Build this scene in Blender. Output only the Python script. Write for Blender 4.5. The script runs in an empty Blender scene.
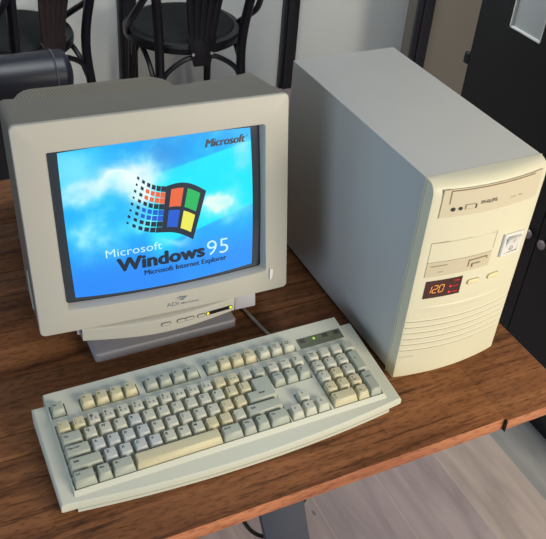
import bpy, bmesh, math, random
from mathutils import Vector, Matrix, noise
random.seed(7)
SC = bpy.context.scene
COL = SC.collection
FL = 720.0                       # table top is 720 mm above the floor; lengths below are mm from the table top

def W(v): return Vector((v[0]/1000, v[1]/1000, (v[2]+FL)/1000))

# ------------------------------------------------------------------ camera
cam = bpy.data.cameras.new('camera'); co = bpy.data.objects.new('camera', cam); COL.objects.link(co)
cam.sensor_fit = 'HORIZONTAL'; cam.sensor_width = 36.0; cam.lens = 821.745/546*36
pitch, roll, yaw = 0.656, 0.089, 0.498
f = Vector((math.sin(yaw)*math.cos(pitch), math.cos(yaw)*math.cos(pitch), -math.sin(pitch)))
r = Vector((math.cos(yaw), -math.sin(yaw), 0)); u = r.cross(f)
r2 = r*math.cos(roll)+u*math.sin(roll); u2 = u*math.cos(roll)-r*math.sin(roll)
m = Matrix((r2, u2, -f)).transposed().to_4x4(); m.translation = W((-101.5, -623.9, 834.5))
co.matrix_world = m
cam.clip_start = 0.05; cam.clip_end = 50
SC.camera = co

# ------------------------------------------------------------------ world, lights, exposure
SC.view_settings.view_transform = 'Standard'; SC.view_settings.look = 'None'
SC.view_settings.gamma = 1; SC.view_settings.use_curve_mapping = False
SC.view_settings.exposure = 0.0
w = bpy.data.worlds.new('world'); SC.world = w; w.use_nodes = True
bg = w.node_tree.nodes['Background']; bg.inputs[0].default_value = (0.78, 0.86, 1.0, 1); bg.inputs[1].default_value = 0.20

def area(name, loc, target, size, sizey, power, colour):
    l = bpy.data.lights.new(name, 'AREA'); l.shape = 'RECTANGLE'; l.size = size; l.size_y = sizey
    l.energy = power; l.color = colour
    o = bpy.data.objects.new(name, l); COL.objects.link(o); o.location = W(loc)
    d = (W(target)-W(loc)); o.rotation_euler = d.to_track_quat('-Z', 'Y').to_euler()
    return o
area('window_light_front', (1650, -2150, 800), (560, 0, 60), 1.2, 1.2, 85, (1.0, 0.90, 0.74))
area('window_light_left', (-2300, -1100, 480), (300, 100, 150), 1.3, 1.0, 26, (0.62, 0.78, 1.0))
area('added_overhead_fill', (850, 950, 1900), (800, 1000, -300), 1.2, 1.2, 15, (0.97, 0.98, 1.0))  # added unseen fill from above, brightens the upward faces
area('added_wall_fill', (600, 950, 950), (950, 2330, 250), 1.0, 0.6, 19, (0.95, 0.99, 1.0))  # added unseen fill, aimed at the back wall to brighten it

# ------------------------------------------------------------------ materials
def s2l(c): return tuple(((x/255)/12.92 if x/255 <= .04045 else ((x/255+.055)/1.055)**2.4) for x in c)
def mat(name, rgb, rough=.5, metal=0, var=.06, scale=8, bump=0, bscale=900, emit=0, spec=.5, coat=0):
    m = bpy.data.materials.new(name); m.use_nodes = True; nt = m.node_tree; b = nt.nodes['Principled BSDF']
    c = s2l(rgb)
    b.inputs['Roughness'].default_value = rough; b.inputs['Metallic'].default_value = metal
    b.inputs['Specular IOR Level'].default_value = spec; b.inputs['Coat Weight'].default_value = coat
    tc = nt.nodes.new('ShaderNodeTexCoord')
    nz = nt.nodes.new('ShaderNodeTexNoise'); nz.inputs['Scale'].default_value = scale; nz.inputs['Detail'].default_value = 4
    nt.links.new(tc.outputs['Object'], nz.inputs['Vector'])
    cr = nt.nodes.new('ShaderNodeValToRGB')
    cr.color_ramp.elements[0].position = .3; cr.color_ramp.elements[1].position = .7
    cr.color_ramp.elements[0].color = tuple(x*(1-var) for x in c)+(1,); cr.color_ramp.elements[1].color = tuple(min(1, x*(1+var)) for x in c)+(1,)
    nt.links.new(nz.outputs['Fac'], cr.inputs['Fac']); nt.links.new(cr.outputs['Color'], b.inputs['Base Color'])
    if bump:
        n2 = nt.nodes.new('ShaderNodeTexNoise'); n2.inputs['Scale'].default_value = bscale
        nt.links.new(tc.outputs['Object'], n2.inputs['Vector'])
        bp = nt.nodes.new('ShaderNodeBump'); bp.inputs['Strength'].default_value = bump; bp.inputs['Distance'].default_value = .0005
        nt.links.new(n2.outputs['Fac'], bp.inputs['Height']); nt.links.new(bp.outputs['Normal'], b.inputs['Normal'])
    if emit:
        b.inputs['Emission Color'].default_value = c+(1,); b.inputs['Emission Strength'].default_value = emit
    return m

def wood(name, dark, mid, light, rough=.45, sc=1.0, lng=.07, streak=.55, seed=0, spec=.4):
    """old boards, grain along x"""
    m = bpy.data.materials.new(name); m.use_nodes = True; nt = m.node_tree; L = nt.links.new; b = nt.nodes['Principled BSDF']
    tc = nt.nodes.new('ShaderNodeTexCoord')
    mp = nt.nodes.new('ShaderNodeMapping'); mp.inputs['Scale'].default_value = (lng, 1, 1); mp.inputs['Location'].default_value = (seed, seed*1.7, 0)
    L(tc.outputs['Object'], mp.inputs['Vector'])
    n1 = nt.nodes.new('ShaderNodeTexNoise'); n1.inputs['Scale'].default_value = 38*sc; n1.inputs['Detail'].default_value = 9; n1.inputs['Roughness'].default_value = .65; n1.inputs['Distortion'].default_value = .6
    L(mp.outputs[0], n1.inputs['Vector'])
    cr = nt.nodes.new('ShaderNodeValToRGB'); e = cr.color_ramp.elements
    e[0].position = .30; e[0].color = s2l(dark)+(1,); e[1].position = .72; e[1].color = s2l(light)+(1,)
    x = e.new(.5); x.color = s2l(mid)+(1,)
    L(n1.outputs['Fac'], cr.inputs['Fac'])
    # fine dark cracks
    mp2 = nt.nodes.new('ShaderNodeMapping'); mp2.inputs['Scale'].default_value = (lng*.9, 1, 1); mp2.inputs['Location'].default_value = (3+seed, 5, 0)
    L(tc.outputs['Object'], mp2.inputs['Vector'])
    n2 = nt.nodes.new('ShaderNodeTexNoise'); n2.inputs['Scale'].default_value = 120*sc; n2.inputs['Detail'].default_value = 6; n2.inputs['Roughness'].default_value = .7
    L(mp2.outputs[0], n2.inputs['Vector'])
    c2 = nt.nodes.new('ShaderNodeValToRGB'); c2.color_ramp.elements[0].position = .34; c2.color_ramp.elements[0].color = (1-streak,)*3+(1,)
    c2.color_ramp.elements[1].position = .46; c2.color_ramp.elements[1].color = (1, 1, 1, 1)
    L(n2.outputs['Fac'], c2.inputs['Fac'])
    # broad blotches
    n3 = nt.nodes.new('ShaderNodeTexNoise'); n3.inputs['Scale'].default_value = 5*sc; n3.inputs['Detail'].default_value = 3
    mp3 = nt.nodes.new('ShaderNodeMapping'); mp3.inputs['Scale'].default_value = (.5, 1, 1); mp3.inputs['Location'].default_value = (seed*2+1, 2, 0)
    L(tc.outputs['Object'], mp3.inputs['Vector']); L(mp3.outputs[0], n3.inputs['Vector'])
    c3 = nt.nodes.new('ShaderNodeValToRGB'); c3.color_ramp.elements[0].position = .3; c3.color_ramp.elements[0].color = (.62, .58, .56, 1)
    c3.color_ramp.elements[1].position = .68; c3.color_ramp.elements[1].color = (1.12, 1.1, 1.06, 1)
    L(n3.outputs['Fac'], c3.inputs['Fac'])
    def mul(a, bb):
        mx = nt.nodes.new('ShaderNodeMix'); mx.data_type = 'RGBA'; mx.blend_type = 'MULTIPLY'; mx.inputs[0].default_value = 1
        L(a, mx.inputs[6]); L(bb, mx.inputs[7]); return mx.outputs[2]
    n4 = nt.nodes.new('ShaderNodeTexNoise'); n4.inputs['Scale'].default_value = 260; n4.inputs['Detail'].default_value = 3
    mp4 = nt.nodes.new('ShaderNodeMapping'); mp4.inputs['Scale'].default_value = (.28, 1, 1); L(tc.outputs['Object'], mp4.inputs[0]); L(mp4.outputs[0], n4.inputs['Vector'])
    c4 = nt.nodes.new('ShaderNodeValToRGB'); c4.color_ramp.elements[0].position = .36; c4.color_ramp.elements[0].color = (.68, .66, .64, 1); c4.color_ramp.elements[1].position = .5; c4.color_ramp.elements[1].color = (1.03, 1.03, 1.03, 1)
    L(n4.outputs['Fac'], c4.inputs['Fac'])
    o = mul(mul(mul(cr.outputs[0], c2.outputs[0]), c3.outputs[0]), c4.outputs[0])
    L(o, b.inputs['Base Color']); b.inputs['Roughness'].default_value = rough; b.inputs['Specular IOR Level'].default_value = spec
    bp = nt.nodes.new('ShaderNodeBump'); bp.inputs['Strength'].default_value = .35; bp.inputs['Distance'].default_value = .001
    L(n2.outputs['Fac'], bp.inputs['Height']); L(bp.outputs[0], b.inputs['Normal'])
    return m

M = {}
M['table'] = wood('weathered_reddish_wood', (96, 60, 38), (142, 94, 61), (168, 116, 75), rough=.62, streak=.6, spec=.15)
M['table_end'] = wood('weathered_brown_wood', (92, 54, 30), (140, 88, 52), (168, 110, 66), rough=.45, seed=4)
M['table_edge'] = wood('front_lit_orange_wood', (138, 84, 56), (182, 116, 80), (206, 142, 102), rough=.6, seed=2, streak=.25)  # front edges painted brighter: light from the front put into the colour
M['steel'] = mat('dark_blue_grey_steel', (54, 60, 72), rough=.45)
M['bezel'] = mat('warm_beige_plastic', (178, 176, 165), rough=.5, bump=.12, var=.02)
M['housing'] = mat('shaded_housing_plastic', (108, 105, 96), rough=.55, bump=.15, var=.03)  # darker than the bezel: shade on the top is put into the colour
M['grey_plastic'] = mat('lavender_grey_plastic', (162, 160, 165), rough=.5, bump=.1, var=.02)
M['btn_line'] = mat('button_outline', (84, 80, 74), rough=.6, var=.02)
M['logo_grey'] = mat('logo_print_grey', (100, 110, 122), rough=.6, var=.02)
M['dark'] = mat('black_slot_plastic', (22, 20, 20), rough=.4, var=.05)
M['led_y'] = mat('lit_yellow_green_lamp', (190, 225, 40), emit=.9)
M['led_a'] = mat('lit_amber_lamp', (235, 190, 40), emit=.8)
M['led_g'] = mat('lit_green_lamp', (150, 205, 60), emit=.7)
M['glass'] = mat('crt_glass_unlit', (52, 60, 70), rough=.12, var=.02, spec=.6)
M['case_body'] = mat('painted_grey_steel_case', (182, 183, 178), rough=.55, bump=.3, bscale=1500, var=.02)
M['case_face'] = mat('cream_plastic', (213, 209, 182), rough=.45, bump=.06, var=.02)
M['case_drive'] = mat('drive_front_plastic', (202, 193, 166), rough=.5, var=.02)
M['case_floppy'] = mat('floppy_front_plastic', (196, 187, 160), rough=.5, var=.02)
M['case_line'] = mat('panel_gap_brown', (132, 104, 76), rough=.8, var=.05)
M['case_groove'] = mat('groove_shade_tan', (150, 140, 112), rough=.8, var=.03)
M['case_shadow'] = mat('groove_painted_shade', (122, 112, 90), rough=.8, var=.03)  # shade under the air groove lips, painted as a darker colour
M['case_button'] = mat('yellowed_button_plastic', (224, 212, 164), rough=.4, var=.02)
M['white_plastic'] = mat('white_plastic', (222, 222, 216), rough=.35, var=.01)
M['print_dark'] = mat('printed_dark_ink', (48, 46, 48), rough=.6, var=.05)
M['display'] = mat('dark_red_display_window', (56, 12, 10), rough=.15, var=.05)
M['digit'] = mat('lit_orange_digits', (225, 150, 70), emit=.75)
M['led_r'] = mat('lit_red_lamp', (210, 40, 40), emit=.8)
M['kb_case'] = mat('keyboard_case_plastic', (200, 202, 186), rough=.5, bump=.1, var=.02)
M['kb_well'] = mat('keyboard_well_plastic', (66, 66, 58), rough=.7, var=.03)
M['key_light'] = mat('key_pale_grey', (186, 187, 170), rough=.5, var=.03, scale=60)
M['key_grey'] = mat('key_greenish_grey', (162, 168, 154), rough=.5, var=.03, scale=60)
M['key_yellow'] = mat('key_yellowed', (194, 187, 152), rough=.5, var=.04, scale=60)
M['key_blue'] = mat('key_cool_grey', (178, 183, 180), rough=.5, var=.03, scale=60)
M['ink'] = mat('key_legend_ink', (40, 44, 46), rough=.7, var=.03)
M['led_panel'] = mat('olive_indicator_strip', (92, 96, 76), rough=.4, var=.04)
M['led_off'] = mat('unlit_indicator', (52, 56, 48), rough=.4, var=.04)
M['cable'] = mat('cream_cable_rubber', (176, 172, 160), rough=.5)
M['black_cable'] = mat('black_cable_rubber', (14, 14, 16), rough=.4)
M['chair_black'] = mat('black_lacquered_bentwood', (9, 9, 16), rough=.35, var=.2, spec=.3)
M['chair_brown'] = mat('dark_brown_lacquered_bentwood', (24, 14, 16), rough=.35, var=.2, spec=.6)
M['seat_dark'] = mat('dark_seat_upholstery', (30, 33, 34), rough=.9, spec=.2, var=.15)
M['screw'] = mat('bright_screw', (190, 190, 190), rough=.3, metal=.8)
M['leather'] = mat('navy_black_leather', (15, 19, 30), rough=.4, var=.2, bump=.3, bscale=300, spec=.35)
M['cupboard'] = mat('black_painted_wood', (13, 15, 16), rough=.55, var=.15)
M['knob'] = mat('dull_pinkish_metal', (150, 138, 138), rough=.35, metal=.3)
M['wall'] = mat('grey_painted_wall', (196, 199, 196), rough=.8, var=.04, scale=2)
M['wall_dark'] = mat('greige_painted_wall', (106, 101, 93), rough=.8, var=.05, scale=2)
M['mullion'] = mat('black_steel_frame', (18, 20, 28), rough=.4, var=.1)

def floor_mat():
    m = bpy.data.materials.new('pinkish_grey_floor_planks'); m.use_nodes = True; nt = m.node_tree; L = nt.links.new; b = nt.nodes['Principled BSDF']
    tc = nt.nodes.new('ShaderNodeTexCoord'); sp = nt.nodes.new('ShaderNodeSeparateXYZ'); L(tc.outputs['Object'], sp.inputs[0])
    def math_(op, a, bb=None):
        n = nt.nodes.new('ShaderNodeMath'); n.operation = op
        for i, v in enumerate((a, bb)):
            if v is None: continue
            if isinstance(v, (int, float)): n.inputs[i].default_value = v
            else: L(v, n.inputs[i])
        return n.outputs[0]
    t = math_('DIVIDE', math_('SUBTRACT', sp.outputs[0], .413), .168)
    idx = math_('FLOOR', t); fr = math_('FRACT', t)
    cr = nt.nodes.new('ShaderNodeValToRGB'); cr.color_ramp.interpolation = 'CONSTANT'; e = cr.color_ramp.elements
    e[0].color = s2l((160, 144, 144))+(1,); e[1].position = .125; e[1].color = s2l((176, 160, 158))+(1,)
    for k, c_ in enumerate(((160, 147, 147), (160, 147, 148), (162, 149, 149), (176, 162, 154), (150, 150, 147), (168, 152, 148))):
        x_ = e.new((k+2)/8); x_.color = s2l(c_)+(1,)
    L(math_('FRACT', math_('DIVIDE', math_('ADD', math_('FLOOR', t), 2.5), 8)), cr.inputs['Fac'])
    mp = nt.nodes.new('ShaderNodeMapping'); mp.inputs['Scale'].default_value = (1, .12, 1); L(tc.outputs['Object'], mp.inputs[0])
    nz = nt.nodes.new('ShaderNodeTexNoise'); nz.inputs['Scale'].default_value = 22; nz.inputs['Detail'].default_value = 6; nz.inputs['Distortion'].default_value = .8; L(mp.outputs[0], nz.inputs['Vector'])
    c2 = nt.nodes.new('ShaderNodeValToRGB'); c2.color_ramp.elements[0].position = .3; c2.color_ramp.elements[0].color = (.74, .73, .74, 1); c2.color_ramp.elements[1].position = .65; c2.color_ramp.elements[1].color = (1.06, 1.05, 1.04, 1)
    L(nz.outputs['Fac'], c2.inputs['Fac'])
    def mix(bt, fac, a, bb):
        mx = nt.nodes.new('ShaderNodeMix'); mx.data_type = 'RGBA'; mx.blend_type = bt
        if isinstance(fac, (int, float)): mx.inputs[0].default_value = fac
        else: L(fac, mx.inputs[0])
        L(a, mx.inputs[6])
        if isinstance(bb, tuple): mx.inputs[7].default_value = bb
        else: L(bb, mx.inputs[7])
        return mx.outputs[2]
    c = mix('MULTIPLY', 1, cr.outputs[0], c2.outputs[0])
    seam = math_('GREATER_THAN', math_('ABSOLUTE', math_('SUBTRACT', fr, .5)), .493)
    c = mix('MIX', math_('MULTIPLY', seam, .45), c, s2l((190, 182, 178))+(1,))
    # a few dark grey filler knots
    vo = nt.nodes.new('ShaderNodeTexVoronoi'); vo.inputs['Scale'].default_value = 3.2
    mp2 = nt.nodes.new('ShaderNodeMapping'); mp2.inputs['Scale'].default_value = (1.6, .8, 1); L(tc.outputs['Object'], mp2.inputs[0]); L(mp2.outputs[0], vo.inputs['Vector'])
    kn = math_('LESS_THAN', vo.outputs['Distance'], .035)
    c = mix('MIX', math_('MULTIPLY', kn, .7), c, s2l((90, 94, 98))+(1,))
    L(c, b.inputs['Base Color']); b.inputs['Roughness'].default_value = .45
    return m
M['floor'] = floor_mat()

def vent_mat():
    m = mat('ribbed_vent_plastic', (150, 142, 122), rough=.6); nt = m.node_tree; b = nt.nodes['Principled BSDF']
    tc = nt.nodes.new('ShaderNodeTexCoord'); wv = nt.nodes.new('ShaderNodeTexWave'); wv.inputs['Scale'].default_value = 60; wv.bands_direction = 'X'
    nt.links.new(tc.outputs['Object'], wv.inputs['Vector'])
    cr = nt.nodes.new('ShaderNodeValToRGB'); cr.color_ramp.elements[0].color = s2l((92, 87, 75))+(1,); cr.color_ramp.elements[1].color = s2l((128, 122, 106))+(1,)
    cr.color_ramp.elements[0].position = .15; cr.color_ramp.elements[1].position = .5
    nt.links.new(wv.outputs['Fac'], cr.inputs['Fac']); nt.links.new(cr.outputs[0], b.inputs['Base Color'])
    return m
M['vent'] = vent_mat()

def attr_emit(name, strength):
    m = bpy.data.materials.new(name); m.use_nodes = True; nt = m.node_tree; b = nt.nodes['Principled BSDF']
    at = nt.nodes.new('ShaderNodeVertexColor'); at.layer_name = 'Col'
    b.inputs['Base Color'].default_value = (.02, .02, .02, 1); b.inputs['Roughness'].default_value = .15
    nt.links.new(at.outputs['Color'], b.inputs['Emission Color']); b.inputs['Emission Strength'].default_value = strength
    return m
def glow(name, rgb, s=1.0):
    m = bpy.data.materials.new(name); m.use_nodes = True; b = m.node_tree.nodes['Principled BSDF']
    b.inputs['Base Color'].default_value = (.01, .01, .01, 1); b.inputs['Roughness'].default_value = .3
    b.inputs['Emission Color'].default_value = s2l(rgb)+(1,); b.inputs['Emission Strength'].default_value = s
    return m

# ------------------------------------------------------------------ geometry helpers (mm)
def finish(name, bm, mats, parent=None, origin=(0, 0, 0), smooth=30):
    """vertices are in mm; origin (mm) is where the object's own origin sits"""
    me = bpy.data.meshes.new(name)
    bmesh.ops.recalc_face_normals(bm, faces=bm.faces)
    for v in bm.verts: v.co = Vector(((v.co.x-origin[0])/1000, (v.co.y-origin[1])/1000, (v.co.z-origin[2])/1000))
    bm.to_mesh(me); bm.free()
    if not isinstance(mats, (list, tuple)): mats = [mats]
    for k in mats: me.materials.append(M[k] if isinstance(k, str) else k)
    if smooth:
        me.shade_smooth(); me.set_sharp_from_angle(angle=math.radians(smooth))
    o = bpy.data.objects.new(name, me); COL.objects.link(o)
    if parent is not None: o.parent = parent
    return o
def empty(name, loc, rz=0, label=None, cat=None, group=None):
    o = bpy.data.objects.new(name, None); COL.objects.link(o); o.location = W(loc); o.rotation_euler.z = rz; o.empty_display_size = .05
    if label: o['label'] = label
    if cat: o['category'] = cat
    if group: o['group'] = group
    return o
def tag(o, label=None, cat=None, group=None, kind=None):
    if label: o['label'] = label
    if cat: o['category'] = cat
    if group: o['group'] = group
    if kind: o['kind'] = kind
    return o
def box(bm, x0, x1, y0, y1, z0, z1, bev=0, seg=2, xf=None, mi=0):
    vs = [bm.verts.new((x, y, z)) for z in (z0, z1) for y in (y0, y1) for x in (x0, x1)]
    F = [(0, 2, 3, 1), (4, 5, 7, 6), (0, 1, 5, 4), (2, 6, 7, 3), (0, 4, 6, 2), (1, 3, 7, 5)]
    fs = [bm.faces.new([vs[i] for i in q]) for q in F]
    for q in fs: q.material_index = mi
    allv = vs
    if bev:
        es = list({e for q in fs for e in q.edges})
        rr = bmesh.ops.bevel(bm, geom=es, offset=bev, segments=seg, affect='EDGES', profile=.5)
        allv = list({v for q in rr['faces'] for v in q.verts} | {v for v in vs if v.is_valid})
        for q in rr['faces']: q.material_index = mi
    if xf:
        for v in allv:
            if v.is_valid: v.co = Vector(xf(*v.co))
    return allv
def loft(bm, loops, cap0=False, cap1=False, mi=0, closed=True):
    rows = [[bm.verts.new(p) for p in L] for L in loops]
    n = len(rows[0])
    for a, b in zip(rows, rows[1:]):
        for i in range(n if closed else n-1):
            j = (i+1) % n
            bm.faces.new((a[i], a[j], b[j], b[i])).material_index = mi
    if cap0: bm.faces.new(rows[0]).material_index = mi
    if cap1: bm.faces.new(rows[-1]).material_index = mi
    return rows
def rrect(x0, x1, y0, y1, rad, k=5, n=12):
    """rounded rectangle with subdivided sides, counter-clockwise list of (x, y)"""
    pts = []
    cs = [(x1-rad, y0+rad, -90), (x1-rad, y1-rad, 0), (x0+rad, y1-rad, 90), (x0+rad, y0+rad, 180)]
    for ci, (cx, cy, a0) in enumerate(cs):
        for i in range(k+1):
            a = math.radians(a0+90*i/k); pts.append((cx+rad*math.cos(a), cy+rad*math.sin(a)))
        nx = cs[(ci+1) % 4]; a = math.radians(nx[2]); q = (nx[0]+rad*math.cos(a), nx[1]+rad*math.sin(a)); p = pts[-1]
        for i in range(1, n): pts.append((p[0]+(q[0]-p[0])*i/n, p[1]+(q[1]-p[1])*i/n))
    return pts
def spline(pts, n=8):
    P = [Vector(p) for p in pts]; P = [P[0]*2-P[1]]+P+[P[-1]*2-P[-2]]; out = []
    for i in range(1, len(P)-2):
        for k in range(n):
            t = k/n; a, b, c, d = P[i-1], P[i], P[i+1], P[i+2]
            out.append(.5*((2*b)+(c-a)*t+(2*a-5*b+4*c-d)*t*t+(3*b-a-3*c+d)*t**3))
    out.append(P[-2]); return out
def tube(bm, pts, rad, seg=10, n=8, flat=None, cap=True):
    """round tube along a smooth path; flat=(rx, ry, up) gives an oval or strap section"""
    P = spline(pts, n) if n else [Vector(p) for p in pts]
    loops = []; prev = None
    for i, p in enumerate(P):
        t = (P[min(i+1, len(P)-1)]-P[max(i-1, 0)]).normalized()
        if prev is None:
            ref = Vector((0, 0, 1)) if abs(t.z) < .9 else Vector((1, 0, 0))
            if flat: ref = Vector(flat[2])
            s = t.cross(ref).normalized()
        else:
            s = (prev-t*prev.dot(t)).normalized()
        if flat: s = t.cross(Vector(flat[2])).normalized()
        prev = s; uu = s.cross(t)
        rr = rad(i/(len(P)-1)) if callable(rad) else rad
        rx, ry = (flat[0], flat[1]) if flat else (rr, rr)
        loops.append([p+s*rx*math.cos(2*math.pi*k/seg)+uu*ry*math.sin(2*math.pi*k/seg) for k in range(seg)])
    loft(bm, loops, cap, cap)
def prism(bm, pts, to3, d0, d1, mi=0, xn=None):
    """extrude 2-D outline pts; to3(u, v, d) maps to 3-D"""
    loft(bm, [[to3(a, b, d0) for a, b in pts], [to3(a, b, d1) for a, b in pts]], True, True, mi)
def cyl2(cx, cy, rx, ry, n=20): return [(cx+rx*math.cos(2*math.pi*i/n), cy+ry*math.sin(2*math.pi*i/n)) for i in range(n)]

_tc = {}
def text_mesh(txt, bold=0.0, shear=0.0, spacing=1.0):
    k = (txt, bold, shear, spacing)
    if k in _tc: return _tc[k]
    c = bpy.data.curves.new('t', 'FONT'); c.body = txt; c.size = 1; c.offset = bold; c.shear = shear; c.space_character = spacing
    c.resolution_u = 3; c.fill_mode = 'FRONT'
    o = bpy.data.objects.new('t', c); me = o.to_mesh()
    vs = [(v.co.x, v.co.y) for v in me.vertices]; fs = [tuple(q.vertices) for q in me.polygons]
    o.to_mesh_clear(); bpy.data.objects.remove(o); bpy.data.curves.remove(c)
    _tc[k] = (vs, fs); return vs, fs
def put_text(bm, txt, fn, x0, y0, width=None, height=None, bold=0.0, shear=0.0, spacing=1.0, mi=0, caph=None):
    """writes txt with its box's lower left at (x0, y0); fn(u, v) -> 3-D"""
    vs, fs = text_mesh(txt, bold, shear, spacing)
    if not vs: return
    xa = min(v[0] for v in vs); xb = max(v[0] for v in vs); ya = min(v[1] for v in vs); yb = max(v[1] for v in vs)
    ya_ = 0.0 if caph else ya
    if caph: sy = caph/.73; 
    else: sy = height/(yb-ya)
    sx = width/(xb-xa) if width else sy
    nv = [bm.verts.new(fn(x0+(a-xa)*sx, y0+(b-ya_)*sy)) for a, b in vs]
    for q in fs:
        try: bm.faces.new([nv[i] for i in q]).material_index = mi
        except ValueError: pass

# ================================================================== SETTING
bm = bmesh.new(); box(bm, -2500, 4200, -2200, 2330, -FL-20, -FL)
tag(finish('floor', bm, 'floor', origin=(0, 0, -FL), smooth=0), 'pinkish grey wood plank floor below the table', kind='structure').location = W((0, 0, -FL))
bm = bmesh.new(); box(bm, -2500, 3000, 2330, 2400, -FL, 1300)
tag(finish('wall_back', bm, 'wall', origin=(0, 2330, -FL), smooth=0), 'light grey wall with black uprights behind the chairs', kind='structure').location = W((0, 2330, -FL))
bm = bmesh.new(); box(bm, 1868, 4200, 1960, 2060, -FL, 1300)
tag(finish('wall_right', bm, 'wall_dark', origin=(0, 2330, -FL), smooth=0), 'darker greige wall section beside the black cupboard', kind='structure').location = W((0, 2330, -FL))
for i, xc in enumerate((776, 1472, 1868)):
    yw = 2330 if i < 2 else 1960; bm = bmesh.new(); box(bm, xc-34, xc+34, yw-30, yw+1, -FL, 1300, 3)
    box(bm, xc-22, xc+22, yw-40, yw-27, -FL, 1300, 2)
    o = finish('trim_%d' % (i+1), bm, 'mullion', origin=(xc, yw, -FL)); o.location = W((xc, yw, -FL))
    tag(o, ['black upright strip on the wall behind the nearer bentwood chair', 'black upright strip on the wall between chair and computer tower',
            'black upright strip on the wall above the computer tower', 'black upright strip on the wall behind the black cupboard'][i], kind='structure')

# ================================================================== TABLE
T0 = (-700, -89, -FL)
tb = empty('wooden_table', (180, 330, -FL), 0, 'weathered reddish brown wooden plank table carrying the old computer', 'table')
OT = (180, 330, -FL)
ys = [-89, 92, 234, 470, 606, 750]
for i in range(5):
    bm = bmesh.new(); box(bm, -760, 575.98 if i == 0 else 696, ys[i]+.7, ys[i+1]-.7, -22, 0, .5 if i == 0 else 1.2, 2)
    for q in bm.faces:
        if i == 0 and q.normal.y < -.5: q.material_index = 1
    bm.normal_update()
    for q in bm.faces: q.material_index = 1 if (i == 0 and q.normal.y < -.6 and q.calc_center_median().y < -80) else 0
    finish('plank', bm, [M['table'], M['table_edge']], tb, OT, smooth=40)
bm = bmesh.new(); box(bm, 576.02, 696, -93, 91.3, -18.5, 0, .5, 2); bm.normal_update()
for q in bm.faces: q.material_index = 1 if (q.normal.y < -.6) else 0
tag(finish('end_board', bm, ['table', 'table_edge'], tb, OT, smooth=40), 'board closing the plank ends')
bm = bmesh.new(); box(bm, 575.5, 576.7, -94, -84, -22.5, -.2, .3, 1, xf=lambda x, y, z: (x-(z+10)*.04, y, z)); finish('joint_crack', bm, 'dark', tb, OT)
for sx, sy in ((1, -1), (1, 1), (-1, -1), (-1, 1)):      # splayed flat steel legs
    bm = bmesh.new()
    xt = 242 if sx > 0 else -500; y0 = -58 if sy < 0 else 640
    k = .205*sx
    box(bm, xt-32, xt+32, y0, y0+12, -FL, -22, 2, xf=lambda x, y, z: (x+(-22-z)*k, y, z))
    finish('leg', bm, 'steel', tb, OT)
for xt, k in ((242, .205), (-500, -.205)):
    bm = bmesh.new(); box(bm, xt-30, xt+30, -50, 645, -30, -22.3, 1); finish('crossbar', bm, 'steel', tb, OT)

# ================================================================== MONITOR
MO = Vector((195.4, 214.25, 71.3)); my, mt = -0.0472, 0.1728
_r = Vector((math.cos(my), math.sin(my), 0)); _bk = Vector((-math.sin(my), math.cos(my), 0))
_u = math.cos(mt)*Vector((0, 0, 1))+math.sin(mt)*_bk; _n = math.cos(mt)*_bk-math.sin(mt)*Vector((0, 0, 1))
def MM(a, b, c): return MO+_r*a+_u*b+_n*c
HW, HH = 180.0, 291.7
mon = empty('crt_monitor', (193, 330, 0), 0, 'beige tube monitor showing a blue startup screen, standing left of the tower', 'monitor')
OM = (193, 330, 0)
def bul(a, b):    # the front bows gently forward, most at its lower middle
    return -4.5*max(0, 1-(a/HW)**2)*(1 if b < 60 else .35)
bm = bmesh.new()
def ring(x0, x1, y0, y1, rad, c, bulge=1, sag=0):
    out = []
    for a, b in rrect(x0, x1, y0, y1, rad, 5, 12):
        if sag and b < 70: b -= sag*max(0, 1-(a/143)**2)
        out.append(MM(a, b, c+bul(a, b)*bulge))
    return out
loft(bm, [ring(-HW, HW, -2, HH, 7, 6, 0), ring(-HW, HW, -2, HH, 7, 2), ring(-HW+.7, HW-.7, -1.3, HH-.7, 6.5, .5), ring(-HW+2, HW-2, 0, HH-2, 6, 0),
          ring(-143.5, 146, 32, 254, 4, 0, sag=4), ring(-142.5, 145, 33, 253.4, 4, 1.2, sag=4), ring(-139.5, 142, 36.5, 251.5, 4, 13, sag=4)])
bz = finish('bezel', bm, 'bezel', mon, OM)
# power switch strip on the bezel
bm = bmesh.new(); prism(bm, [(151, 17), (155, 20), (156.5, 34), (151.5, 35)], lambda a, b, d: MM(a, b, d+bul(a, b)), -2.2, 1)
tag(finish('power_switch', bm, 'white_plastic', bz, OM), 'small white switch tip')
# maker's mark: three letters, small word and bird-like emblem
bm = bmesh.new(); fb = lambda a, b: MM(a, b, bul(a, b)-.35)
put_text(bm, 'ADI', fb, -6, 7.5, width=17, caph=6.5, bold=-.005)
put_text(bm, 'MicroScan', fb, 15, 7.8, width=26, caph=3, bold=.01)
for pts in ([(6, 17), (13, 21), (25, 20), (21, 16.5), (16, 18.7), (10, 18.2)], [(11, 16), (18, 18), (20, 14), (14, 15.3)]):
    bm.faces.new([bm.verts.new(fb(*p)) for p in pts])
finish('maker_logo', bm, 'logo_grey', bz, OM, smooth=0)
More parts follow.
